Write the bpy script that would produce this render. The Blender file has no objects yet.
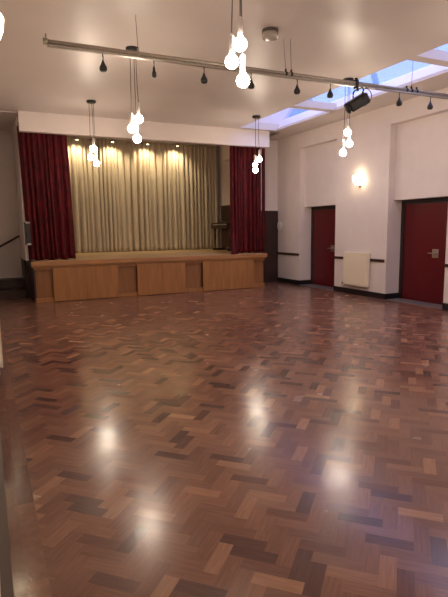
import bpy, bmesh, math, random
from mathutils import Vector, Matrix
random.seed(7)
S = bpy.context.scene
COL = S.collection
PI = math.pi

# ------------------------------------------------------------------ dimensions (metres)
XR, XP, XD = 7.648, 7.813, 8.037          # right wall face, upper recess panel, door plane
ZC, ZV = 3.991, 3.591                     # ceiling, underside of the proscenium beam
YS, YF = 11.433, 11.384                   # proscenium face, stage front
ZS = 0.89                                 # stage deck
YB = 12.47                                # end of the right wall
H = 1.55

# ------------------------------------------------------------------ materials
def rgb(r, g, b):
    def f(c):
        c /= 255.0
        return c / 12.92 if c <= .04045 else ((c + .055) / 1.055) ** 2.4
    return (f(r), f(g), f(b), 1)

def new_mat(name):
    m = bpy.data.materials.new(name); m.use_nodes = True
    nt = m.node_tree; b = nt.nodes['Principled BSDF']
    return m, nt, b

def N(nt, t, **kw):
    n = nt.nodes.new(t)
    for k, v in kw.items():
        setattr(n, k, v)
    return n

def plain(name, col, rough=.5, metal=0., spec=.5, var=0., vscale=6., bump=0., bscale=60., stretch=(1, 1, 1)):
    m, nt, b = new_mat(name)
    b.inputs['Base Color'].default_value = col
    b.inputs['Roughness'].default_value = rough
    b.inputs['Metallic'].default_value = metal
    b.inputs['Specular IOR Level'].default_value = spec
    if var or bump:
        tc = N(nt, 'ShaderNodeTexCoord'); mp = N(nt, 'ShaderNodeMapping')
        mp.inputs['Scale'].default_value = stretch
        nt.links.new(tc.outputs['Object'], mp.inputs['Vector'])
    if var:
        n = N(nt, 'ShaderNodeTexNoise'); n.inputs['Scale'].default_value = vscale; n.inputs['Detail'].default_value = 5
        nt.links.new(mp.outputs[0], n.inputs['Vector'])
        r = N(nt, 'ShaderNodeValToRGB')
        r.color_ramp.elements[0].position = .3; r.color_ramp.elements[1].position = .7
        r.color_ramp.elements[0].color = tuple(c * (1 - var) for c in col[:3]) + (1,)
        r.color_ramp.elements[1].color = tuple(min(1, c * (1 + var)) for c in col[:3]) + (1,)
        nt.links.new(n.outputs['Fac'], r.inputs['Fac']); nt.links.new(r.outputs[0], b.inputs['Base Color'])
    if bump:
        n2 = N(nt, 'ShaderNodeTexNoise'); n2.inputs['Scale'].default_value = bscale
        nt.links.new(mp.outputs[0], n2.inputs['Vector'])
        bp = N(nt, 'ShaderNodeBump'); bp.inputs['Strength'].default_value = bump; bp.inputs['Distance'].default_value = .004
        nt.links.new(n2.outputs['Fac'], bp.inputs['Height']); nt.links.new(bp.outputs[0], b.inputs['Normal'])
    return m

def emit(name, col, strength):
    m, nt, b = new_mat(name)
    b.inputs['Base Color'].default_value = (.9, .88, .84, 1)
    b.inputs['Emission Color'].default_value = col
    b.inputs['Emission Strength'].default_value = strength
    return m

M = {}
M['wall'] = plain('wall_paint', (.75, .665, .63, 1), .55, spec=.3, var=.03, vscale=2.5, bump=.12, bscale=35)
M['ceiling'] = plain('ceiling_paint', (.61, .54, .505, 1), .42, spec=.5, var=.025, vscale=1.3, bump=.10, bscale=9)
M['dark_wood'] = plain('dark_stained_wood', (.034, .012, .009, 1), .5, var=.25, vscale=8, stretch=(1, 1, 6))
M['rail_wood'] = plain('rail_wood', (.045, .015, .011, 1), .42, var=.2, vscale=10)
M['skirt'] = plain('skirting_paint', (.013, .010, .012, 1), .35, var=.1)
M['red_door'] = plain('red_door_paint', (.105, .006, .010, 1), .38, spec=.3, var=.08, vscale=3, stretch=(1, 1, .2))
M['door_frame'] = plain('door_frame_paint', (.020, .009, .010, 1), .4)
M['threshold'] = plain('grey_vinyl', (.17, .155, .15, 1), .32, var=.15, vscale=20)
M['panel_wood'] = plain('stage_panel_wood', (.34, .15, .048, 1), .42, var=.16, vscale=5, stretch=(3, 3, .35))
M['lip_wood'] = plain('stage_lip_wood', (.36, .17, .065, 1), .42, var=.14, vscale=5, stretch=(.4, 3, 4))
M['shaded_panel_wood'] = plain('stage_panel_wood_shaded', (.27, .118, .042, 1), .45, var=.14, vscale=5, stretch=(3, 3, .35))  # panel wood in a darker tone, recess shade painted into the colour
M['deck'] = plain('stage_deck', (.52, .36, .19, 1), .5, var=.12, vscale=6, stretch=(.3, 4, 1))
M['radiator'] = plain('radiator_enamel', (.84, .75, .58, 1), .3)
M['rad_dark'] = plain('radiator_dark', (.10, .085, .07, 1), .5)
M['steel'] = plain('brushed_steel', (.62, .58, .52, 1), .3, metal=1.)
M['bar_steel'] = plain('bar_steel', (.40, .36, .31, 1), .48, metal=.85, var=.1, vscale=30)
M['black'] = plain('black_plastic', (.012, .012, .013, 1), .4)
M['black_metal'] = plain('black_metal', (.018, .018, .02, 1), .38, metal=.3, var=.2, vscale=20)
M['cord'] = plain('dark_cord', (.03, .022, .02, 1), .5)
M['holder'] = plain('lamp_holder', (.72, .68, .66, 1), .3, metal=.25)
M['white'] = plain('white_plastic', (.78, .77, .75, 1), .4)
M['drum'] = plain('drum_plastic', (.42, .38, .34, 1), .25, var=.1, vscale=40)
M['drum_dark'] = plain('drum_dark', (.07, .055, .05, 1), .35)
M['piano'] = plain('piano_wood', (.034, .013, .009, 1), .36, var=.25, vscale=6, stretch=(1, 1, 5))
M['piano_light'] = plain('piano_inner_wood', (.07, .03, .018, 1), .4)
M['ivory'] = plain('ivory', (.6, .55, .45, 1), .35)
M['rail_white'] = plain('curtain_track', (.5, .43, .33, 1), .4)
M['well'] = plain('skylight_plaster', (.72, .66, .66, 1), .5, spec=.3)
M['frame_white'] = plain('window_frame_paint', (.7, .7, .72, 1), .4)
M['bulb'] = emit('lit_globe', (1, .83, .65, 1), 112)
M['shade'] = emit('lit_shade', (1, .80, .52, 1), 22)
M['spot'] = emit('spot_face', (1, .78, .42, 1), 8)

def velvet(name, dark, light):
    m, nt, b = new_mat(name)
    tc = N(nt, 'ShaderNodeTexCoord'); mp = N(nt, 'ShaderNodeMapping')
    mp.inputs['Scale'].default_value = (14, 14, 1.3)
    n = N(nt, 'ShaderNodeTexNoise'); n.inputs['Scale'].default_value = 3.; n.inputs['Detail'].default_value = 6; n.inputs['Distortion'].default_value = 1.2
    r = N(nt, 'ShaderNodeValToRGB'); r.color_ramp.elements[0].position = .38; r.color_ramp.elements[1].position = .68
    r.color_ramp.elements[0].color = dark; r.color_ramp.elements[1].color = light
    nt.links.new(tc.outputs['Object'], mp.inputs['Vector']); nt.links.new(mp.outputs[0], n.inputs['Vector'])
    nt.links.new(n.outputs['Fac'], r.inputs['Fac']); nt.links.new(r.outputs[0], b.inputs['Base Color'])
    b.inputs['Roughness'].default_value = .62
    b.inputs['Sheen Weight'].default_value = .05; b.inputs['Specular IOR Level'].default_value = .2; b.inputs['Sheen Roughness'].default_value = .35
    b.inputs['Sheen Tint'].default_value = (.9, .12, .16, 1)
    bp = N(nt, 'ShaderNodeBump'); bp.inputs['Strength'].default_value = .5; bp.inputs['Distance'].default_value = .01
    nt.links.new(n.outputs['Fac'], bp.inputs['Height']); nt.links.new(bp.outputs[0], b.inputs['Normal'])
    return m
M['velvet'] = velvet('crushed_red_velvet', (.018, .001, .003, 1), (.15, .005, .010, 1))
M['cream'] = plain('cream_curtain', (.56, .48, .36, 1), .85, spec=.1, var=.06, vscale=4, stretch=(3, 3, .4), bump=.1, bscale=120)

def glass_mat():
    m, nt, b = new_mat('window_glass')
    nt.nodes.remove(b)
    out = nt.nodes['Material Output']
    tr = N(nt, 'ShaderNodeBsdfTransparent'); tr.inputs[0].default_value = (.93, .96, 1, 1)
    gl = N(nt, 'ShaderNodeBsdfGlossy'); gl.inputs['Roughness'].default_value = .03
    lw = N(nt, 'ShaderNodeLayerWeight'); lw.inputs[0].default_value = .35
    fr = N(nt, 'ShaderNodeMath'); fr.operation = 'MULTIPLY'; fr.inputs[1].default_value = .3
    nt.links.new(lw.outputs['Facing'], fr.inputs[0])
    mx = N(nt, 'ShaderNodeMixShader')
    nt.links.new(fr.outputs[0], mx.inputs[0]); nt.links.new(tr.outputs[0], mx.inputs[1]); nt.links.new(gl.outputs[0], mx.inputs[2])
    nt.links.new(mx.outputs[0], out.inputs[0])
    return m
M['glass'] = glass_mat()

def parquet_mat():
    m, nt, b = new_mat('herringbone_parquet')
    at = N(nt, 'ShaderNodeAttribute'); at.attribute_name = 'block'
    sp = N(nt, 'ShaderNodeSeparateColor'); nt.links.new(at.outputs['Color'], sp.inputs[0])
    r = N(nt, 'ShaderNodeValToRGB'); cr = r.color_ramp
    stops = [(0, (.090, .045, .038)), (.14, (.130, .060, .046)), (.30, (.180, .084, .058)), (.55, (.225, .107, .072)),
             (.80, (.270, .132, .083)), (.92, (.330, .170, .102)), (1, (.400, .220, .130))]
    cr.elements[0].position = 0; cr.elements[1].position = 1
    while len(cr.elements) < len(stops): cr.elements.new(.5)
    for e, (p, c) in zip(cr.elements, stops): e.position = p; e.color = c + (1,)
    nt.links.new(sp.outputs[0], r.inputs['Fac'])
    uv = N(nt, 'ShaderNodeUVMap'); uv.uv_map = 'UVMap'
    mp = N(nt, 'ShaderNodeMapping'); mp.inputs['Scale'].default_value = (6, 75, 1)
    nt.links.new(uv.outputs[0], mp.inputs['Vector'])
    g = N(nt, 'ShaderNodeTexNoise'); g.inputs['Scale'].default_value = 1.; g.inputs['Detail'].default_value = 4
    nt.links.new(mp.outputs[0], g.inputs['Vector'])
    gr = N(nt, 'ShaderNodeMapRange'); gr.inputs[1].default_value = .25; gr.inputs[2].default_value = .75
    gr.inputs[3].default_value = .80; gr.inputs[4].default_value = 1.18
    nt.links.new(g.outputs['Fac'], gr.inputs[0])
    mx = N(nt, 'ShaderNodeMix'); mx.data_type = 'RGBA'; mx.blend_type = 'MULTIPLY'; mx.inputs[0].default_value = 1
    nt.links.new(r.outputs[0], mx.inputs[6]); nt.links.new(gr.outputs[0], mx.inputs[7])
    nt.links.new(mx.outputs[2], b.inputs['Base Color'])
    # worn varnish: gloss varies over the floor
    tc = N(nt, 'ShaderNodeTexCoord')
    w = N(nt, 'ShaderNodeTexNoise'); w.inputs['Scale'].default_value = 2.6; w.inputs['Detail'].default_value = 4
    nt.links.new(tc.outputs['Object'], w.inputs['Vector'])
    ro = N(nt, 'ShaderNodeMapRange'); ro.inputs[1].default_value = .3; ro.inputs[2].default_value = .7
    ro.inputs[3].default_value = .13; ro.inputs[4].default_value = .22
    nt.links.new(w.outputs['Fac'], ro.inputs[0])
    ad = N(nt, 'ShaderNodeMath'); ad.operation = 'MULTIPLY_ADD'; ad.inputs[1].default_value = .07
    nt.links.new(sp.outputs[1], ad.inputs[0]); nt.links.new(ro.outputs[0], ad.inputs[2])
    nt.links.new(ad.outputs[0], b.inputs['Roughness'])
    b.inputs['Specular IOR Level'].default_value = .42
    n2 = N(nt, 'ShaderNodeTexNoise'); n2.inputs['Scale'].default_value = 45; n2.inputs['Detail'].default_value = 4
    nt.links.new(tc.outputs['Object'], n2.inputs['Vector'])
    bp = N(nt, 'ShaderNodeBump'); bp.inputs['Strength'].default_value = .26; bp.inputs['Distance'].default_value = .002
    nt.links.new(n2.outputs['Fac'], bp.inputs['Height']); nt.links.new(bp.outputs[0], b.inputs['Normal'])
    return m
M['parquet'] = parquet_mat()

# ------------------------------------------------------------------ mesh helpers
def box(bm, x0, x1, y0, y1, z0, z1):
    vs = [bm.verts.new(p) for p in ((x0, y0, z0), (x1, y0, z0), (x1, y1, z0), (x0, y1, z0),
                                    (x0, y0, z1), (x1, y0, z1), (x1, y1, z1), (x0, y1, z1))]
    for f in ((0, 3, 2, 1), (4, 5, 6, 7), (0, 1, 5, 4), (1, 2, 6, 5), (2, 3, 7, 6), (3, 0, 4, 7)):
        bm.faces.new([vs[i] for i in f])
    return vs

def bbox(bm, x0, x1, y0, y1, z0, z1, r=.006, seg=2):
    t = bmesh.new(); box(t, x0, x1, y0, y1, z0, z1)
    bmesh.ops.bevel(t, geom=t.edges[:], offset=r, segments=seg, profile=.5, affect='EDGES')
    add(bm, t)

def add(bm, t, mtx=None):
    if mtx is not None: t.transform(mtx)
    me = bpy.data.meshes.new('tmp'); t.to_mesh(me); t.free(); bm.from_mesh(me); bpy.data.meshes.remove(me)

def lathe(bm, prof, c=(0, 0, 0), seg=24, axis='Z'):
    """prof: (radius, height) pairs from bottom to top"""
    t = bmesh.new(); rings = []
    for r, h in prof:
        if r < 1e-6: rings.append([t.verts.new((0, 0, h))])
        else: rings.append([t.verts.new((r * math.cos(2 * PI * i / seg), r * math.sin(2 * PI * i / seg), h)) for i in range(seg)])
    for a, b in zip(rings, rings[1:]):
        for i in range(seg):
            j = (i + 1) % seg
            if len(a) == 1 and len(b) == 1: continue
            if len(a) == 1: t.faces.new((a[0], b[j], b[i]))
            elif len(b) == 1: t.faces.new((a[i], a[j], b[0]))
            else: t.faces.new((a[i], a[j], b[j], b[i]))
    if len(rings[0]) > 1: t.faces.new(rings[0][::-1])
    if len(rings[-1]) > 1: t.faces.new(rings[-1])
    for f in t.faces: f.smooth = True
    mtx = Matrix.Translation(c)
    if axis == 'X': mtx = mtx @ Matrix.Rotation(PI / 2, 4, 'Y')
    if axis == 'Y': mtx = mtx @ Matrix.Rotation(-PI / 2, 4, 'X')
    add(bm, t, mtx)

def tube(bm, pts, r, seg=8):
    pts = [Vector(p) for p in pts]; t = bmesh.new(); rings = []
    ref = Vector((0, 0, 1))
    for i, p in enumerate(pts):
        d = (pts[min(i + 1, len(pts) - 1)] - pts[max(i - 1, 0)]).normalized()
        u = d.cross(ref)
        if u.length < .05: u = d.cross(Vector((1, 0, 0)))
        u.normalize(); v = d.cross(u)
        rings.append([t.verts.new(p + r * (math.cos(2 * PI * k / seg) * u + math.sin(2 * PI * k / seg) * v)) for k in range(seg)])
    for a, b in zip(rings, rings[1:]):
        for k in range(seg):
            t.faces.new((a[k], a[(k + 1) % seg], b[(k + 1) % seg], b[k]))
    t.faces.new(rings[0]); t.faces.new(rings[-1])
    for f in t.faces: f.smooth = True
    bmesh.ops.recalc_face_normals(t, faces=t.faces[:])
    add(bm, t)

def curve_pts(pts, n=6):
    """Catmull-Rom through pts"""
    P = [Vector(p) for p in pts]; P = [2 * P[0] - P[1]] + P + [2 * P[-1] - P[-2]]; out = []
    for i in range(1, len(P) - 2):
        a, b, c, d = P[i - 1:i + 3]
        for k in range(n):
            t = k / n
            out.append(.5 * (2 * b + (c - a) * t + (2 * a - 5 * b + 4 * c - d) * t * t + (3 * b - a - 3 * c + d) * t ** 3))
    return out + [P[-2]]

def prism(bm, prof, x0, x1):
    """extrude a closed (y,z) outline along x"""
    a = [bm.verts.new((x0, y, z)) for y, z in prof]; b = [bm.verts.new((x1, y, z)) for y, z in prof]
    n = len(prof)
    fs = [bm.faces.new(a), bm.faces.new(b[::-1])]
    for i in range(n):
        fs.append(bm.faces.new((a[i], b[i], b[(i + 1) % n], a[(i + 1) % n])))
    bmesh.ops.recalc_face_normals(bm, faces=fs)

def prism_y(bm, prof, y0, y1):
    """extrude a closed (x,z) outline along y"""
    a = [bm.verts.new((x, y0, z)) for x, z in prof]; b = [bm.verts.new((x, y1, z)) for x, z in prof]
    n = len(prof)
    fs = [bm.faces.new(a), bm.faces.new(b[::-1])]
    for i in range(n):
        fs.append(bm.faces.new((a[i], b[i], b[(i + 1) % n], a[(i + 1) % n])))
    bmesh.ops.recalc_face_normals(bm, faces=fs)

def obj(name, bm, mat, parent=None, loc=None):
    me = bpy.data.meshes.new(name)
    if loc is not None:
        bm.transform(Matrix.Translation(-Vector(loc)))
    bm.to_mesh(me); bm.free()
    o = bpy.data.objects.new(name, me); COL.objects.link(o)
    me.materials.append(mat)
    if loc is not None: o.location = loc
    if parent is not None:
        # parts are given in world coordinates: keep them where they are
        o.parent = parent; o.matrix_parent_inverse = Matrix.Translation(-Vector(parent.location))
    return o

def struct(name, bm, mat, parent=None):
    o = obj(name, bm, mat, parent)
    if parent is None: o['kind'] = 'structure'
    return o

def tag(o, label, cat, group=None):
    o['label'] = label; o['category'] = cat
    if group: o['group'] = group
    return o

def thing(name, label, cat, loc, group=None):
    o = bpy.data.objects.new(name, None); COL.objects.link(o); o.location = loc
    o.empty_display_size = .1
    return tag(o, label, cat, group)

def B(*boxes):
    bm = bmesh.new()
    for b in boxes: box(bm, *b)
    return bm

# ================================================================== THE ROOM
# ---- floor: herringbone blocks laid at 45 degrees, two straight border boards along the left wall
def build_floor():
    bm = bmesh.new()
    col = bm.loops.layers.float_color.new('block'); uvl = bm.loops.layers.uv.new('UVMap')
    rnd = random.Random(11)
    def quad(pts, tone, gl, L, W):
        vs = [bm.verts.new(p) for p in pts]; f = bm.faces.new(vs)
        ou, ov = rnd.random() * 50, rnd.random() * 50
        for lp, (a, b) in zip(f.loops, ((0, 0), (L, 0), (L, W), (0, W))):
            lp[col] = (tone, gl, 0, 1); lp[uvl].uv = (a + ou, b + ov)
    W, n = .0762, 3; L = W * n; s = math.sqrt(.5); ox, oy = .2525 - .054, 1.02
    def w(u, v):                                    # lattice -> world
        return (ox + s * (u - v) * W, oy + s * (u + v) * W)
    R = 175
    for y in range(-R, R):
        for x in range(-R, R):
            t = (x - y) % (2 * n)
            if t == 0: c = ((x, y), (x + n, y), (x + n, y + 1), (x, y + 1)); o = 0
            elif t == 2 * n - 1: c = ((x, y), (x, y + n), (x + 1, y + n), (x + 1, y)); o = 1
            else: continue
            q = [w(*p) for p in c]
            cx = sum(p[0] for p in q) / 4; cy = sum(p[1] for p in q) / 4
            if not (-.05 < cx < 8.4 and -1.75 < cy < 14): continue
            tone = min(1, max(0, rnd.gauss(.47, .17)))
            if rnd.random() < .05: tone = rnd.uniform(.82, .96)
            if rnd.random() < .08: tone = rnd.uniform(0, .12)
            k = [rnd.uniform(-.0003, .0003) for _ in range(2)]
            zs = (k[0] + k[1], k[0] - k[1], -k[0] - k[1], -k[0] + k[1])
            pts = [(p[0], p[1], z - .0005) for p, z in zip(q, zs)]
            quad(pts, tone, rnd.random(), L, W)
    for x0, x1, ln in ((-.02, .062, .9), (.062, .152, .75)):
        y = -1.6
        while y < 13.6:
            l = ln * rnd.uniform(.35, 1.1)
            quad([(x0, y, .0006), (x1, y, .0006), (x1, y + l, .0006), (x0, y + l, .0006)][:4],
                 min(1, max(0, rnd.gauss(.40, .14))), rnd.random(), l, x1 - x0)
            y += l
    bmesh.ops.recalc_face_normals(bm, faces=bm.faces[:])
    for f in bm.faces:
        if f.normal.z < 0: f.normal_flip()
    # the screed under the blocks
    vs = box(bm, -.4, 8.4, -1.7, 14.0, -.12, -.004)
    for v in vs:
        for f in v.link_faces:
            for lp in f.loops: lp[col] = (.1, .5, 0, 1)
    return bm
struct('floor', build_floor(), M['parquet'])

# ---- right wall with two door recesses
PY = [(9.823, 11.346), (6.579, 8.089)]            # recesses (near, far)
b = bmesh.new()
for y0, y1 in ((11.346, YB), (8.089, 9.823), (-1.6, 6.579)):
    box(b, XR, 8.3, y0, y1, 0, ZC)
for y0, y1 in PY:
    box(b, XR, 8.3, y0, y1, 3.615, ZC)
    box(b, XP, 8.3, y0, y1, 2.091, 3.615)
    box(b, XD + .06, 8.3, y0, y1, 0, 2.091)
struct('wall_right', b, M['wall'])
# wall beside the stage, with the dark door in it
struct('wall_back_right', B((6.93, 8.3, YB, YB + .2, 2.03, ZC), (6.93, 8.3, YB + .04, YB + .2, 0, 2.03)), M['wall'])
# left wall, camera-end wall
struct('wall_left', B((-.25, -.02, -1.6, 14.0, 0, ZC)), M['wall'])
struct('wall_rear', B((-.25, 8.3, -1.75, -1.6, 0, ZC)), M['wall'])
# passage wall at the left of the stage, and the stage house
struct('wall_passage', B((-.25, .86, 13.6, 13.75, 0, ZC)), M['wall'])
struct('wall_proscenium', B((.808, 6.767, YS, YS + .14, ZV, ZC)), M['wall'])
struct('wall_stage_left', B((.80, .93, 11.95, 15.2, ZS + .003, 4.45)), M['wall'])
struct('wall_stage_right', B((7.05, 7.15, 12.7, 15.2, 0, 4.45)), M['wall'])
struct('trim_5', B((6.87, 7.05, 12.8, 14.5, 3.64, 4.04)), M['wall'])
struct('wall_stage_back', B((.80, 7.15, 15.2, 15.32, 0, 4.45)), M['wall'])
# ceiling with the long skylight opening, its trimmers and the stage ceiling
X0, X1, YE = 5.84, 6.885, 11.29
b = bmesh.new()
box(b, -.25, X0, -1.6, YS + .14, ZC, ZC + .16)
box(b, X0, 8.3, YE, YS + .14, ZC, ZC + .16)
box(b, X1, 8.3, -1.6, YE, ZC, ZC + .05)
box(b, -.25, .86, YS + .14, 13.75, ZC - .02, ZC + .16)
box(b, 6.6, 8.3, YS + .14, YB + .2, ZC, ZC + .16)
for y in (8.91, 5.70, 2.50):
    box(b, X0, X1 + .03, y, y + .19, ZC, ZC + .14)
struct('ceiling', b, M['ceiling'])
struct('ceiling_stage', B((.80, 7.15, YS + .14, 15.32, 4.45, 4.55), (.80, 7.15, YS + .14, YS + .2, ZC, 4.5), (.80, .93, YS + .14, 11.95, ZC, 4.5), (7.02, 7.15, YS + .14, 12.7, ZC, 4.5)), M['wall'])
# skylight well: end cheeks, upright cheek, raking plaster strip, top
def rake(z): return X1 + (z - ZC) * .665
b = bmesh.new()
ZT = 5.25
for y0, y1 in ((YE, YE + .12), (-1.6, -1.48)):
    prism_y(b, [(X0 - .12, ZC + .162), (X1 + .22, ZC + .162), (rake(ZT) + .12, ZT), (X0 - .12, ZT)], y0, y1)
box(b, X0 - .12, X0, -1.48, YE, ZC + .1, ZT)
prism_y(b, [(X1 - .002, ZC + .001), (rake(4.235), 4.235), (rake(4.235) + .12, 4.235), (X1 + .14, ZC + .06), (X1 + .01, ZC + .052)], -1.48, YE)
struct('wall_skylight', b, M['well'])
b = bmesh.new()
for z0, z1 in ((4.235, 4.265), (5.20, 5.25)):
    prism_y(b, [(rake(z0), z0), (rake(z1), z1), (rake(z1) + .06, z1), (rake(z0) + .06, z0)], -1.48, YE)
for y in (-1.6, 2.5, 5.7, 8.91, YE):
    box(b, X0 - .12, rake(ZT) + .1, y, y + .12, ZT, ZT + .06)
box(b, X0 - .12, X0 - .02, -1.6, YE + .12, ZT, ZT + .06); box(b, rake(ZT) - .01, rake(ZT) + .1, -1.6, YE + .12, ZT, ZT + .06)
w1 = struct('window_1', b, M['frame_white'])
b = bmesh.new()
prism_y(b, [(rake(4.26) + .025, 4.26), (rake(5.21) + .025, 5.21), (rake(5.21) + .032, 5.21), (rake(4.26) + .032, 4.26)], -1.48, YE)
obj('pane', b, M['glass'], w1)
obj('pane', B((X0 - .06, rake(ZT) + .04, -1.55, YE + .06, ZT + .025, ZT + .032)), M['glass'], w1)

# ---- skirtings and dado rails
def skirt(b, y0, y1): box(b, XR - .018, XR, y0, y1, 0, .124)
b = bmesh.new()
for y0, y1 in ((11.346 - .018, YB), (8.089 - .018, 9.823), (-1.6, 6.579)): skirt(b, y0, y1)
for y0, y1 in PY: box(b, XR - .018, XD, y1 - .018, y1, 0, .124); box(b, XR, XD, y0, y0 + .018, 0, .124)
struct('baseboard_right', b, M['skirt'])
struct('trim_1', B((XR - .024, XR, 11.352, YB, .792, .852), (XR - .024, XR, 8.14, 9.823, .792, .852), (XR - .024, XR, -1.6, 6.579, .792, .852)), M['rail_wood'])
struct('trim_2', B((-.02, .003, -1.6, 11.0, .79, .85)), M['rail_wood'])
struct('baseboard_left', B((-.02, -.004, -1.6, 12.7, 0, .124)), M['skirt'])

# ---- doors
def red_door(n, y0, y1, hy, th):
    f = bmesh.new()
    box(f, XD - .012, XD + .06, y1 - .085, y1, 0, 2.091); box(f, XD - .012, XD + .06, y0, y0 + .085, 0, 2.091)
    box(f, XD - .012, XD + .06, y0 + .085, y1 - .085, 2.0, 2.091)
    d = bmesh.new(); bbox(d, XD + .004, XD + .05, y0 + .088, y1 - .088, .012, 1.997, .003)
    r = struct('door_%d' % n, d, M['red_door'])
    obj('door_frame', f, M['door_frame'], r)
    p = bmesh.new(); bbox(p, XD - .004, XD + .006, hy - .075, hy + .075, .92, 1.09, .004)
    pl = obj('handle_plate', p, M['steel'], r)
    h = bmesh.new()
    tube(h, curve_pts([(XD, hy - .02, 1.01), (XD - .045, hy - .02, 1.01), (XD - .055, hy + .02, 1.01), (XD - .055, hy + .125, 1.01)], 4), .011, 10)
    obj('lever', h, M['steel'], pl)
    struct('trim_%d' % th, B((XR - .002, XD + .004, y0 + .0185, y1 - .0185, 0, .007)), M['threshold'])
    return r
red_door(1, 9.823, 11.346, 10.42, 3)
red_door(2, 6.579, 8.089, 7.16, 4)
d = bmesh.new()
box(d, 6.93, XR, YB - .03, YB + .04, 0, 2.03)
d3 = struct('door_3', d, M['dark_wood'])
f = bmesh.new()
box(f, 7.36, 7.62, YB - .038, YB - .0301, .16, .9); box(f, 7.36, 7.62, YB - .038, YB - .0301, 1.02, 1.92)
box(f, 7.0, 7.28, YB - .038, YB - .0301, .16, .9); box(f, 7.0, 7.28, YB - .038, YB - .0301, 1.02, 1.92)
obj('door_panel', f, M['dark_wood'], d3)

# ================================================================== THE STAGE
st = thing('stage', 'raised wooden stage with plain brown front panels at the far end', 'stage', (3.76, YF, 0))
XL, XRR = .915, 6.60
b = bmesh.new(); box(b, .86, 6.60, YF + .03, 12.68, ZS - .12, ZS - .012); box(b, .80, 7.04, 12.68, 15.19, 0, ZS - .012)
box(b, .945, 6.59, YF + .12, 12.4, .0, ZS - .12)
obj('stage_base', b, M['dark_wood'], st)
b = bmesh.new(); box(b, .93, 6.62, YF - .04, 12.68, ZS - .012, ZS); box(b, .80, 7.04, 12.68, 15.19, ZS - .012, ZS)
obj('deck', b, M['deck'], st)
b = bmesh.new()
bbox(b, .86, 6.645, YF - .055, YF + .03, ZS - .095, ZS + .002, .008); bbox(b, .875, 6.63, YF - .03, YF + .03, ZS - .125, ZS - .093, .005)
obj('nosing', b, M['lip_wood'], st)
b = bmesh.new(); bbox(b, XL, XRR, YF + .015, YF + .05, 0, .10, .004)
obj('plinth', b, M['panel_wood'], st)
b = bmesh.new(); box(b, XL, XRR, YF + .016, YF + .05, ZS - .185, ZS - .125); obj('top_rail', b, M['panel_wood'], st)
b = bmesh.new(); box(b, .9, .935, YF + .02, 12.9, 0, ZS - .12)
obj('end_panel', b, M['dark_wood'], st)
xs = [XL, 1.29, 2.715, 3.165, 4.36, 4.83, 6.27, XRR]
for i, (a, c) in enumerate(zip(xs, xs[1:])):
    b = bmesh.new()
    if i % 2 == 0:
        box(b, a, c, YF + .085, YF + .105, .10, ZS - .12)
        obj('recessed_panel', b, M['shaded_panel_wood'], st)
    else:
        mid = (a + c) / 2
        bbox(b, a, mid - .0015, YF - .012, YF + .014, .012, ZS - .127, .003); bbox(b, mid + .0015, c, YF - .012, YF + .014, .012, ZS - .127, .003)
        obj('sliding_panel', b, M['panel_wood'], st)

# ---- steps up to the stage at the left, handrail, the small dark box
stp = thing('stage_steps', 'dark wooden steps rising to the stage at its left end', 'steps', (.4, 13.1, 0))
for y0, z in ((12.35, .19), (12.95, .385)):
    b = bmesh.new(); bbox(b, -.015, .795, y0, 13.59, z - .195 + .002, z, .006)
    obj('step', b, M['dark_wood'], stp)
hr = thing('handrail', 'dark wooden handrail sloping up the far left passage wall', 'handrail', (.4, 13.55, 1.2))
b = bmesh.new(); tube(b, [(-.0, 13.52, .995), (.34, 13.52, 1.18), (.79, 13.52, 1.425)], .024, 10)
obj('rail', b, M['rail_wood'], hr)
for x in (.16, .64):
    b = bmesh.new(); z = 1.18 + (x - .34) * .545
    tube(b, curve_pts([(x, 13.6, z - .09), (x, 13.53, z - .08), (x, 13.52, z - .015)], 4), .008, 8); obj('bracket', b, M['steel'], hr)
wb = thing('wall_box', 'small dark box with two pale bands beside the left red curtain', 'box', (.86, 11.6, 1.49))
b = bmesh.new(); bbox(b, .81, .895, 11.47, 11.94, 1.28, 1.70, .008); obj('body', b, M['black'], wb)
for z in (1.245, 1.70):
    b = bmesh.new(); bbox(b, .805, .90, 11.46, 11.945, z, z + .04, .006); obj('band', b, M['drum'], wb)

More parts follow.
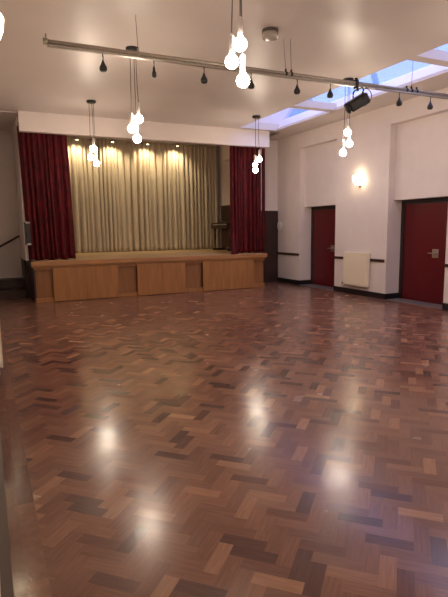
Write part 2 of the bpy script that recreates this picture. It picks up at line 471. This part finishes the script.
# ================================================================== CURTAINS
def curtain_mesh(x0, x1, y, z0, z1, wl, amp, seed, nz=26, flare=0., ret=0., hem=None, step=.016, ybot=0., shift=0., tail=0.):
    rnd = random.Random(seed)
    n = int((x1 - x0) / step); ph = 0.; prof = []; a = amp
    w = wl; cnt = 0
    for i in range(n + 1):
        ph += 2 * PI * step / w
        if ph > 2 * PI:
            ph -= 2 * PI; w = wl * rnd.uniform(.6, 1.5); a = amp * rnd.uniform(.55, 1.25)
        s = math.sin(ph)
        prof.append((ph, a, math.copysign(abs(s) ** .75, s)))
    drift = [rnd.uniform(-.5, .5) for _ in range(40)]
    bm = bmesh.new(); grid = []
    for k in range(nz + 1):
        t = k / nz; row = []                          # t = 0 at the bottom
        for i in range(n + 1):
            u = i / n; x = x0 + (x1 - x0) * u; tz = 0.
            x = x + (u - .5) * flare * (1 - t)
            g = (.55 + .45 * (1 - t)) if t < .96 else .45
            d = drift[int(u * 38)] * (1 - u * 38 % 1) + drift[int(u * 38) + 1] * (u * 38 % 1)
            yy = y + prof[i][2] * prof[i][1] * g + ybot * (1 - t) ** 2 + d * .02 * (1 - t)
            xx = x + .25 * prof[i][1] * math.cos(prof[i][0]) * g + d * .02 * math.sin(3 * t)
            xx += shift * (1 - t)
            if tail and u < .2:
                q = (1 - u / .2) ** .6; e = max(0, 1 - t / .35) ** 2
                yy -= .40 * tail * q * e; xx -= .17 * tail * q * e; tz = -.06 * tail * q * e
            zz = z0 + (z1 - z0) * t + tz
            if k < 4 and hem is not None: zz += hem(u) * (1 - k / 4)
            row.append(bm.verts.new((xx, yy, zz)))
        if ret:                                       # side return going back
            pre = []
            for j in range(8, 0, -1):
                f = j / 8
                pre.append(bm.verts.new((row[0].co.x + .015 * math.sin(j * 2.3), row[0].co.y + ret * f, row[0].co.z)))
            row = pre + row
        grid.append(row)
    # real cloth thickness: a second layer 5 mm behind, joined along the edges
    back = [[bm.verts.new(v.co + Vector((.003, .005, 0))) for v in row] for row in grid]
    for a, b, c, d in zip(grid, grid[1:], back, back[1:]):
        for i in range(len(a) - 1):
            f = bm.faces.new((a[i], a[i + 1], b[i + 1], b[i])); f.smooth = True
            f = bm.faces.new((c[i + 1], c[i], d[i], d[i + 1])); f.smooth = True
        for i, o in ((0, 0), (len(a) - 1, 1)):
            q = (a[i], b[i], d[i], c[i]); bm.faces.new(q if o == 0 else q[::-1])
    for i in range(len(grid[0]) - 1):
        bm.faces.new((grid[0][i], back[0][i], back[0][i + 1], grid[0][i + 1]))
        bm.faces.new((grid[-1][i], grid[-1][i + 1], back[-1][i + 1], back[-1][i]))
    return bm

c1 = thing('stage_curtain', 'dark red velvet curtain hanging at the left end of the stage', 'curtain', (1.3, 11.62, 3.7), 'red velvet front curtains')
obj('drape', curtain_mesh(.80, 1.79, 11.72, .910, 3.76, .115, .058, 3, shift=.065, ret=.3, hem=lambda u: .012 * math.sin(u * 23)), M['velvet'], c1)
b = bmesh.new(); tube(b, [(.80, 11.72, 3.80), (1.85, 11.72, 3.80)], .018, 8); obj('curtain_rail', b, M['black_metal'], c1)
c2 = thing('stage_curtain', 'dark red velvet curtain hanging at the right end of the stage', 'curtain', (6.2, 11.62, 3.7), 'red velvet front curtains')
obj('drape', curtain_mesh(5.765, 6.665, 11.70, .892, 3.76, .11, .060, 8, tail=1., hem=lambda u: .012 + .012 * math.sin(u * 29)), M['velvet'], c2)
obj('edge_fold', curtain_mesh(6.71, 6.80, 11.72, .93, 3.76, .06, .03, 5), M['velvet'], c2)
b = bmesh.new(); tube(b, [(5.7, 11.72, 3.80), (6.85, 11.72, 3.80)], .018, 8); obj('curtain_rail', b, M['black_metal'], c2)
c3 = thing('back_curtain', 'long pleated cream curtain across the back of the stage', 'curtain', (4, 14.9, 4.1))
obj('drape', curtain_mesh(.97, 6.90, 14.95, ZS + .012, 4.13, .135, .085, 21, step=.016), M['cream'], c3)
b = bmesh.new(); tube(b, [(.94, 14.95, 4.20), (6.92, 14.95, 4.20)], .02, 8); box(b, .94, 6.92, 14.9, 15.0, 4.16, 4.175)
obj('curtain_rail', b, M['rail_white'], c3)

# ---- stage spotlights over the cream curtain
words = ['leftmost of the four small spotlights glowing over the cream curtain', 'second from left of the four small spotlights over the cream curtain',
         'third from left of the four small spotlights over the cream curtain', 'rightmost of the four small spotlights glowing over the cream curtain']
bt = thing('lighting_batten', 'thin horizontal rail above the cream curtain carrying small spotlights', 'rail', (4, 14.55, 4.16))
b = bmesh.new(); tube(b, [(1.2, 14.55, 4.09), (6.7, 14.55, 4.09)], .014, 8); obj('rail', b, M['rail_white'], bt)
for x in (1.4, 3.0, 5.0, 6.5):
    b = bmesh.new(); tube(b, [(x, 14.55, 4.09), (x, 14.55, 4.45)], .006, 6); obj('hanger', b, M['black_metal'], bt)
for x, lab in zip((2.49, 3.47, 4.50, 5.42), words):
    s = thing('batten_spotlight', lab, 'spotlight', (x, 14.55, 4.075), 'small spotlights above the cream curtain')
    b = bmesh.new(); lathe(b, [(.0, 4.01), (.062, 4.01), (.062, 4.03), (.045, 4.055), (.03, 4.075), (0, 4.075)], (x, 14.55, 0), 20); obj('housing', b, M['drum'], s)
    b = bmesh.new(); lathe(b, [(0, 4.001), (.036, 4.002), (.036, 4.009), (0, 4.0095)], (x, 14.55, 0), 20); obj('lens', b, M['spot'], s)
    L = bpy.data.lights.new('batten_spotlight_beam', 'SPOT'); L.energy = 55; L.color = (1, .80, .50); L.spot_size = math.radians(125); L.spot_blend = .8; L.shadow_soft_size = .03
    lo = bpy.data.objects.new('batten_spotlight_beam', L); COL.objects.link(lo); lo.location = (x, 14.60, 3.985)
    lo.rotation_euler = (math.radians(24), 0, 0)

# ---- upright piano at the stage right, seen from its end
def pm(b): b.transform(Matrix.Translation((PX, PYY, .002))); return b
PX, PYY = .275, -.60                         # piano position offset
pn = thing('upright_piano', 'dark brown upright piano on the stage behind the right red curtain', 'piano', (6.72, 13.5, ZS))
b = bmesh.new(); bbox(b, 6.39, 6.74, 13.72, 15.0 - .2, ZS + .06, ZS + 1.31, .01); obj('case', pm(b), M['piano'], pn)
b = bmesh.new(); bbox(b, 6.37, 6.755, 13.70, 14.82, ZS + 1.31, ZS + 1.345, .008); obj('top_lid', pm(b), M['piano'], pn)
b = bmesh.new(); bbox(b, 6.05, 6.385, 13.71, 14.81, ZS + .66, ZS + .76, .008); bbox(b, 6.06, 6.385, 13.71, 13.75, ZS + .76, ZS + .82, .012)
bbox(b, 6.06, 6.385, 14.77, 14.81, ZS + .76, ZS + .82, .012); obj('key_bed', pm(b), M['piano'], pn)
b = bmesh.new(); bbox(b, 6.09, 6.23, 13.76, 14.76, ZS + .761, ZS + .782, .004); obj('keyboard', pm(b), M['ivory'], pn)
b = bmesh.new(); bbox(b, 6.23, 6.387, 13.755, 14.765, ZS + .761, ZS + .86, .03); obj('fall_board', pm(b), M['piano'], pn)
for y in (13.74, 14.78):
    b = bmesh.new()
    t = bmesh.new(); lathe(t, [(.02, 0), (.026, .03), (.022, .08), (.03, .3), (.04, .48), (.028, .54), (.045, .6), (.045, .66)], (6.17, y, ZS), 16); add(b, t)
    obj('leg', pm(b), M['piano'], pn)
    b = bmesh.new(); bbox(b, 6.1, 6.76, y - .03, y + .03, ZS, ZS + .06, .008); obj('foot', pm(b), M['piano'], pn)
b = bmesh.new(); bbox(b, 6.372, 6.392, 13.8, 14.72, ZS + .14, ZS + .6, .006); obj('bottom_door', pm(b), M['piano_light'], pn)
for y in (14.18, 14.30):
    b = bmesh.new(); tube(b, [(6.40, y, ZS + .09), (6.29, y, ZS + .06)], .012, 8); obj('pedal', pm(b), M['steel'], pn)

# ================================================================== FITTINGS ON THE RIGHT WALL
def radiator(label, y0, y1, wall, sgn, grp=None):
    """sgn = -1: stands off a wall on the right, +1: off a wall on the left"""
    r = thing('radiator', label, 'radiator', (wall, (y0 + y1) / 2, .2), grp)
    def bb(bm, a, c, ya, yb, z0, z1, rr=.004):
        xa, xb = sorted((wall + sgn * a, wall + sgn * c)); bbox(bm, xa, xb, ya, yb, z0, z1, rr)
    for a, c in ((.084, .098), (.028, .042)):
        b = bmesh.new(); bb(b, a, c, y0, y1, .225, .96)
        if a > .05:
            k = y0 + .03
            while k < y1 - .03:
                bb(b, .0975, .1005, k, k + .012, .27, .90, .001); k += .0333
        obj('panel', b, M['radiator'], r)
    b = bmesh.new(); bb(b, .046, .080, y0 + .02, y1 - .02, .26, .93); obj('convector_fins', b, M['rad_dark'], r)
    b = bmesh.new(); bb(b, .026, .100, y0 - .003, y1 + .003, .96, .972, .003)
    obj('top_grille', b, M['radiator'], r)
    for yy in (y0 - .004, y1):
        b = bmesh.new(); bb(b, .028, .096, yy, yy + .004, .235, .962, .001); obj('side_panel', b, M['radiator'], r)
    ye_ = y1 if sgn < 0 else y0
    dr = 1 if sgn < 0 else -1
    b = bmesh.new(); lathe(b, [(.0, 0), (.022, .0), (.024, .05), (.019, .075), (0, .078)], (wall + sgn * .06, ye_ + dr * .075, .255), 16); v = obj('valve', b, M['white'], r)
    b = bmesh.new(); tube(b, [(wall + sgn * .06, ye_ + dr * .075, .262), (wall + sgn * .06, ye_ + dr * .075, .225), (wall + sgn * .06, ye_ - dr * .02, .225)], .012, 8); obj('valve_body', b, M['black_metal'], v)
    b = bmesh.new(); tube(b, curve_pts([(wall + sgn * .06, ye_ + dr * .075, .23), (wall + sgn * .06, ye_ + dr * .07, .185), (wall + sgn * .05, ye_ - dr * .1, .178), (wall + sgn * .05, y0 if sgn < 0 else y1, .178)], 5), .009, 8)
    obj('pipe', b, M['steel'], r)
    for yy in (y0 + .12, y1 - .12):
        b = bmesh.new(); bb(b, .0015, .029, yy - .02, yy + .02, .3, .9, .002); obj('bracket', b, M['radiator'], r)
    b = bmesh.new(); lathe(b, [(0, 0), (.012, 0), (.012, .003), (0, .004)], (wall + sgn * .098, y0 + .035 if sgn < 0 else y1 - .035, .935), 12, 'X'); obj('badge', b, M['black'], r)
    return r
radiator('cream panel radiator on the right wall between the two red doors', 8.56, 9.375, XR, -1, 'cream radiators')
radiator('cream radiator on the left wall, only its near end edge in view', 5.22, 6.05, -.02, 1, 'cream radiators')

def wall_lamp(label, x, y, z, sgn):
    s = thing('wall_lamp', label, 'wall lamp', (x, y, z), 'wall lamps')
    b = bmesh.new(); lathe(b, [(0, 0), (.045, 0), (.045, .012), (.03, .02), (0, .02)], (x if sgn < 0 else x, y, z - .12), 20, 'X')
    if sgn < 0: b.transform(Matrix.Translation((-.02, 0, 0)))
    obj('back_plate', b, M['steel'], s)
    b = bmesh.new(); tube(b, curve_pts([(x + sgn * .015, y, z - .12), (x + sgn * .07, y, z - .13), (x + sgn * .10, y, z - .09)], 5), .008, 8)
    tube(b, [(x + sgn * .03, y + .09, z - .16), (x + sgn * .03, y + .09, z - .09)], .010, 8)
    tube(b, [(x + sgn * .03, y + .09, z - .125), (x + sgn * .03, y, z - .125)], .006, 8)
    a = obj('arm', b, M['steel'], s)
    b = bmesh.new(); lathe(b, [(.0, -.095), (.03, -.093), (.06, -.06), (.085, .0), (.092, .06), (.075, .085), (0, .09)], (x + sgn * .10, y, z), 24)
    obj('lamp_shade', b, M['shade'], s)
wall_lamp('glowing wall lamp above the radiator between the two red doors', XR, 8.97, 2.58, -1)
wall_lamp('wall lamp at the left picture edge, only its glow showing', -.02, 2.99, 2.58, 1)
wall_lamp('wall lamp on the left wall, reflected low in the floor edge', -.02, 5.75, 2.58, 1)
wall_lamp('wall lamp on the left wall, the farthest one near the stage', -.02, 8.7, 2.58, 1)

b = bmesh.new(); lathe(b, [(0, 0), (.12, 0), (.125, .01), (.12, .024), (.09, .034), (0, .038)], (0, 0, 0), 32, 'X')
b.transform(Matrix.Rotation(PI, 4, 'Z')); b.transform(Matrix.Translation((XR, 12.335, 1.60)))
o = obj('wall_disc', b, M['white']); tag(o, 'round white disc on the right wall beside the dark door', 'disc')

# ================================================================== PENDANT LAMPS
def pendant(label, cx, cy, bulbs, canopy_dx=.085):
    """bulbs: (x, y, z of globe centre)"""
    p = thing('pendant_cluster', label, 'pendant light', (cx, cy, ZC), 'three-globe pendant clusters')
    b = bmesh.new(); lathe(b, [(0, ZC - .045), (.07, ZC - .045), (.088, ZC - .035), (.09, ZC - .012), (.09, ZC), (0, ZC)], (cx, cy, 0), 28)
    obj('canopy', b, M['black'], p)
    for i, (x, y, z) in enumerate(bulbs):
        ax, ay = cx + (x - cx) * .75, cy + (y - cy) * .75
        b = bmesh.new()
        tube(b, curve_pts([(ax, ay, ZC - .04), (ax + .006 * math.sin(i * 2.1 + cx), ay, (ZC + z) / 2), (x, y, z + .21)], 6), .0045, 6)
        obj('cord', b, M['cord'], p)
        b = bmesh.new(); lathe(b, [(0, z + .05), (.022, z + .05), (.024, z + .065), (.024, z + .195), (.018, z + .21), (.006, z + .22), (0, z + .22)], (x, y, 0), 18)
        h = obj('lamp_holder', b, M['holder'], p)
        b = bmesh.new()
        prof = [(0, z - .057)] + [(.057 * math.cos(a), z + .057 * math.sin(a)) for a in [(-80 + 12 * k) * PI / 180 for k in range(13)]] + [(.024, z + .058), (0, z + .058)]
        lathe(b, prof, (x, y, 0), 24); obj('globe', b, M['bulb'], h)
pendant('three-globe pendant in front of the cream curtain beside the left red curtain', 2.026, 10.07, [(2.028, 10.03, 3.09), (1.971, 10.09, 2.946), (2.085, 10.12, 2.838)])
pendant('three-globe pendant whose dark ceiling plate shows just above the lighting bar', 1.997, 7.02, [(2.047, 6.99, 3.061), (1.945, 7.0, 2.928), (2.042, 7.09, 2.813)])
pendant('three-globe pendant nearest the camera, largest at the top of the picture', 2.06, 4.0, [(2.070, 3.98, 3.09), (1.998, 4.0, 2.945), (2.12, 4.03, 2.815)])
pendant('three-globe pendant hanging in front of the right wall, beside the black spotlight', 5.67, 7.01, [(5.640, 6.96, 3.121), (5.745, 7.04, 2.956), (5.625, 7.05, 2.80)])
pendant('three-globe pendant hanging in front of the right red curtain', 5.60, 10.03, [(5.680, 10.03, 3.065), (5.551, 10.0, 2.94), (5.601, 10.08, 2.833)])
pendant('three-globe pendant out of view beyond the right picture edge', 5.63, 4.0, [(5.68, 3.98, 3.09), (5.58, 4.0, 2.945), (5.66, 4.03, 2.815)])

pendant('three-globe pendant behind the camera nearer the left wall', 2.03, .95, [(2.07, .93, 3.09), (1.97, .95, 2.945), (2.06, .98, 2.815)])
pendant('three-globe pendant behind the camera nearer the right wall', 5.63, .95, [(5.68, .93, 3.09), (5.58, .95, 2.945), (5.66, .98, 2.815)])

# ---- round fitting on the ceiling
dr = thing('ceiling_drum', 'round grey drum-shaped fitting on the ceiling above the lighting bar', 'ceiling fitting', (3.40, 5.73, ZC))
b = bmesh.new(); lathe(b, [(0, 3.955), (.098, 3.955), (.102, 3.965), (.102, ZC), (0, ZC)], (3.40, 5.73, 0), 32); obj('base_ring', b, M['drum_dark'], dr)
b = bmesh.new(); lathe(b, [(0, 3.882), (.07, 3.882), (.092, 3.888), (.1, 3.90), (.1, 3.954), (0, 3.954)], (3.40, 5.73, 0), 32); obj('drum_cover', b, M['drum'], dr)

# ================================================================== LIGHTING BAR
YBAR, ZB = 5.86, 3.545
lb = thing('lighting_bar', 'long grey steel lighting bar hung across the room below the ceiling', 'lighting bar', (3.8, YBAR, ZB))
b = bmesh.new(); tube(b, [(.73, YBAR, ZB), (7.60, YBAR, ZB)], .024, 14)
obj('bar_tube', b, M['bar_steel'], lb)
b = bmesh.new(); bbox(b, .745, 7.60, YBAR - .022, YBAR + .022, ZB - .052, ZB - .026, .004); obj('cable_trunking', b, M['bar_steel'], lb)
b = bmesh.new(); tube(b, [(.705, YBAR, ZB), (.75, YBAR, ZB)], .034, 14); tube(b, [(.735, YBAR, ZB + .03), (.735, YBAR, ZB + .075)], .008, 8)
obj('end_cap', b, M['bar_steel'], lb)
for x in (1.733, 3.715, 3.80, 5.83, 5.925, 6.03):
    b = bmesh.new(); tube(b, [(x - .014, YBAR, ZB), (x + .014, YBAR, ZB)], .032, 14); bbox(b, x - .008, x + .008, YBAR - .012, YBAR + .012, ZB + .03, ZB + .06, .002)
    obj('clamp', b, M['black_metal'] if x > 3.6 else M['bar_steel'], lb)
for p, q in (((1.733, YBAR, ZB + .05), (1.74, 5.93, ZC)), ((3.715, YBAR, ZB + .05), (3.69, 5.88, ZC)), ((3.80, YBAR, ZB + .05), (3.80, 5.88, ZC)), ((5.925, YBAR, ZB + .05), (5.94, 5.86, ZC))):
    b = bmesh.new(); tube(b, [p, q], .0028, 6); obj('suspension_wire', b, M['cord'], lb)
for k, x in enumerate((1.327, 1.916, 2.547, 3.197, 3.892, 4.432, 5.690, 6.321)):
    b = bmesh.new(); tube(b, curve_pts([(x, YBAR, ZB - .05), (x + .004, YBAR, ZB - .09), (x, YBAR, ZB - .13)], 4), .0065, 8)
    g = obj('pigtail_cable', b, M['cord'], lb)
    b = bmesh.new(); z = ZB - .195; fat = (k not in (1,))
    w = .042 if fat else .026
    lathe(b, [(0, -.044), (w * .6, -.044), (w * .9, -.036), (w * 1.05, -.016), (w * .98, .006), (w * .62, .032), (.014, .058), (.011, .072), (0, .074)], (x, YBAR, z), 18)
    obj('socket', b, M['black'], g)

lb.rotation_euler = (0, -.0052, 0)      # the bar hangs a little low at its left end

# ---- the black spotlight on the bar
sp = thing('stage_spotlight', 'black theatre spotlight clamped under the lighting bar', 'spotlight', (4.89, YBAR, ZB))
tilt = Matrix.Translation((4.868, 5.80, 3.275)) @ Matrix.Rotation(math.radians(-32), 4, 'Y') @ Matrix.Rotation(math.radians(-22), 4, 'Z')
def tb(f):
    t = bmesh.new(); f(t); t.transform(tilt); return t
# body lies along its own x axis: lens end at -x (lower left), cable end at +x
b = tb(lambda t: (bbox(t, -.15, .15, -.085, .085, -.075, .075, .028, 3)))
bd = obj('body', b, M['black_metal'], sp)
b = tb(lambda t: [bbox(t, x, x + .008, -.088, .088, -.0785, .0785, .004) for x in (.02, .05, .08, .11)]); obj('cooling_rib', b, M['black_metal'], bd)
b = tb(lambda t: lathe(t, [(.0, 0), (.076, 0), (.08, .012), (.08, .03), (0, .03)], (-.178, 0, 0), 28, 'X')); obj('lens_ring', b, M['black'], sp)
b = tb(lambda t: lathe(t, [(0, 0), (.03, .002), (.055, .008), (.06, .012), (0, .012)], (-.189, 0, 0), 24, 'X')); obj('lens', b, M['black'], sp)
b = bmesh.new()
for yy in (5.80 - .105, 5.80 + .105):
    tube(b, curve_pts([(4.885, yy, 3.29), (4.87, yy, 3.37), (4.872, yy, 3.435)], 4), .010, 8)
tube(b, curve_pts([(4.872, 5.695, 3.43), (4.875, 5.72, 3.452), (4.88, 5.80, 3.457), (4.875, 5.88, 3.452), (4.872, 5.905, 3.43)], 5), .010, 8)
obj('yoke', b, M['black_metal'], sp)
b = bmesh.new(); bbox(b, 4.855, 4.905, YBAR - .035, YBAR + .035, 3.475, 3.60, .01); tube(b, [(4.88, 5.82, 3.44), (4.88, 5.84, 3.50)], .014, 10); lathe(b, [(0, 0), (.022, 0), (.022, .03), (0, .03)], (4.88, YBAR, 3.59), 12); obj('hook_clamp', b, M['black_metal'], sp)
b = bmesh.new(); tube(b, curve_pts([(5.0, 5.80, 3.24), (5.06, 5.80, 3.30), (5.13, 5.82, 3.38), (5.12, 5.84, 3.46), (5.05, 5.85, 3.495), (4.99, 5.855, 3.44), (4.99, 5.83, 3.34), (5.01, 5.81, 3.27)], 6), .006, 8); obj('cable', b, M['black'], sp)

# ================================================================== WORLD, CAMERA, VIEW
W = bpy.data.worlds.new('dusk_sky'); S.world = W; W.use_nodes = True
nt = W.node_tree; bg = nt.nodes['Background']
tc = N(nt, 'ShaderNodeTexCoord'); sx = N(nt, 'ShaderNodeSeparateXYZ'); nt.links.new(tc.outputs['Generated'], sx.inputs[0])
r = N(nt, 'ShaderNodeValToRGB')
r.color_ramp.elements[0].position = 0.; r.color_ramp.elements[0].color = (.16, .26, .60, 1)
r.color_ramp.elements[1].position = .9; r.color_ramp.elements[1].color = (1.6, 1.65, 2.7, 1)
e = r.color_ramp.elements.new(.37); e.color = (.17, .29, .64, 1)
e = r.color_ramp.elements.new(.56); e.color = (1.45, 1.5, 2.7, 1)
nt.links.new(sx.outputs['Z'], r.inputs['Fac']); nt.links.new(r.outputs[0], bg.inputs['Color'])
bg.inputs['Strength'].default_value = 1.6

F_, YAW, PITCH, ROLL = 499.784, math.radians(25.378), math.radians(7.9875), math.radians(-.707)
fw = Vector((math.sin(YAW) * math.cos(PITCH), math.cos(YAW) * math.cos(PITCH), -math.sin(PITCH)))
rt = Vector((math.cos(YAW), -math.sin(YAW), 0)); up = rt.cross(fw)
rt2 = math.cos(ROLL) * rt + math.sin(ROLL) * up; up2 = -math.sin(ROLL) * rt + math.cos(ROLL) * up
cam = bpy.data.cameras.new('camera'); co = bpy.data.objects.new('camera', cam); COL.objects.link(co)
cam.sensor_fit = 'VERTICAL'; cam.sensor_height = 36; cam.sensor_width = 36 * 448 / 597; cam.lens = F_ / 597 * 36
cam.clip_start = .01; cam.clip_end = 200
co.matrix_world = Matrix(((rt2.x, up2.x, -fw.x, 0), (rt2.y, up2.y, -fw.y, 0), (rt2.z, up2.z, -fw.z, H), (0, 0, 0, 1)))
S.camera = co
vs = S.view_settings
vs.view_transform = 'Standard'; vs.look = 'None'; vs.gamma = 1; vs.use_curve_mapping = False; vs.exposure = 0.0
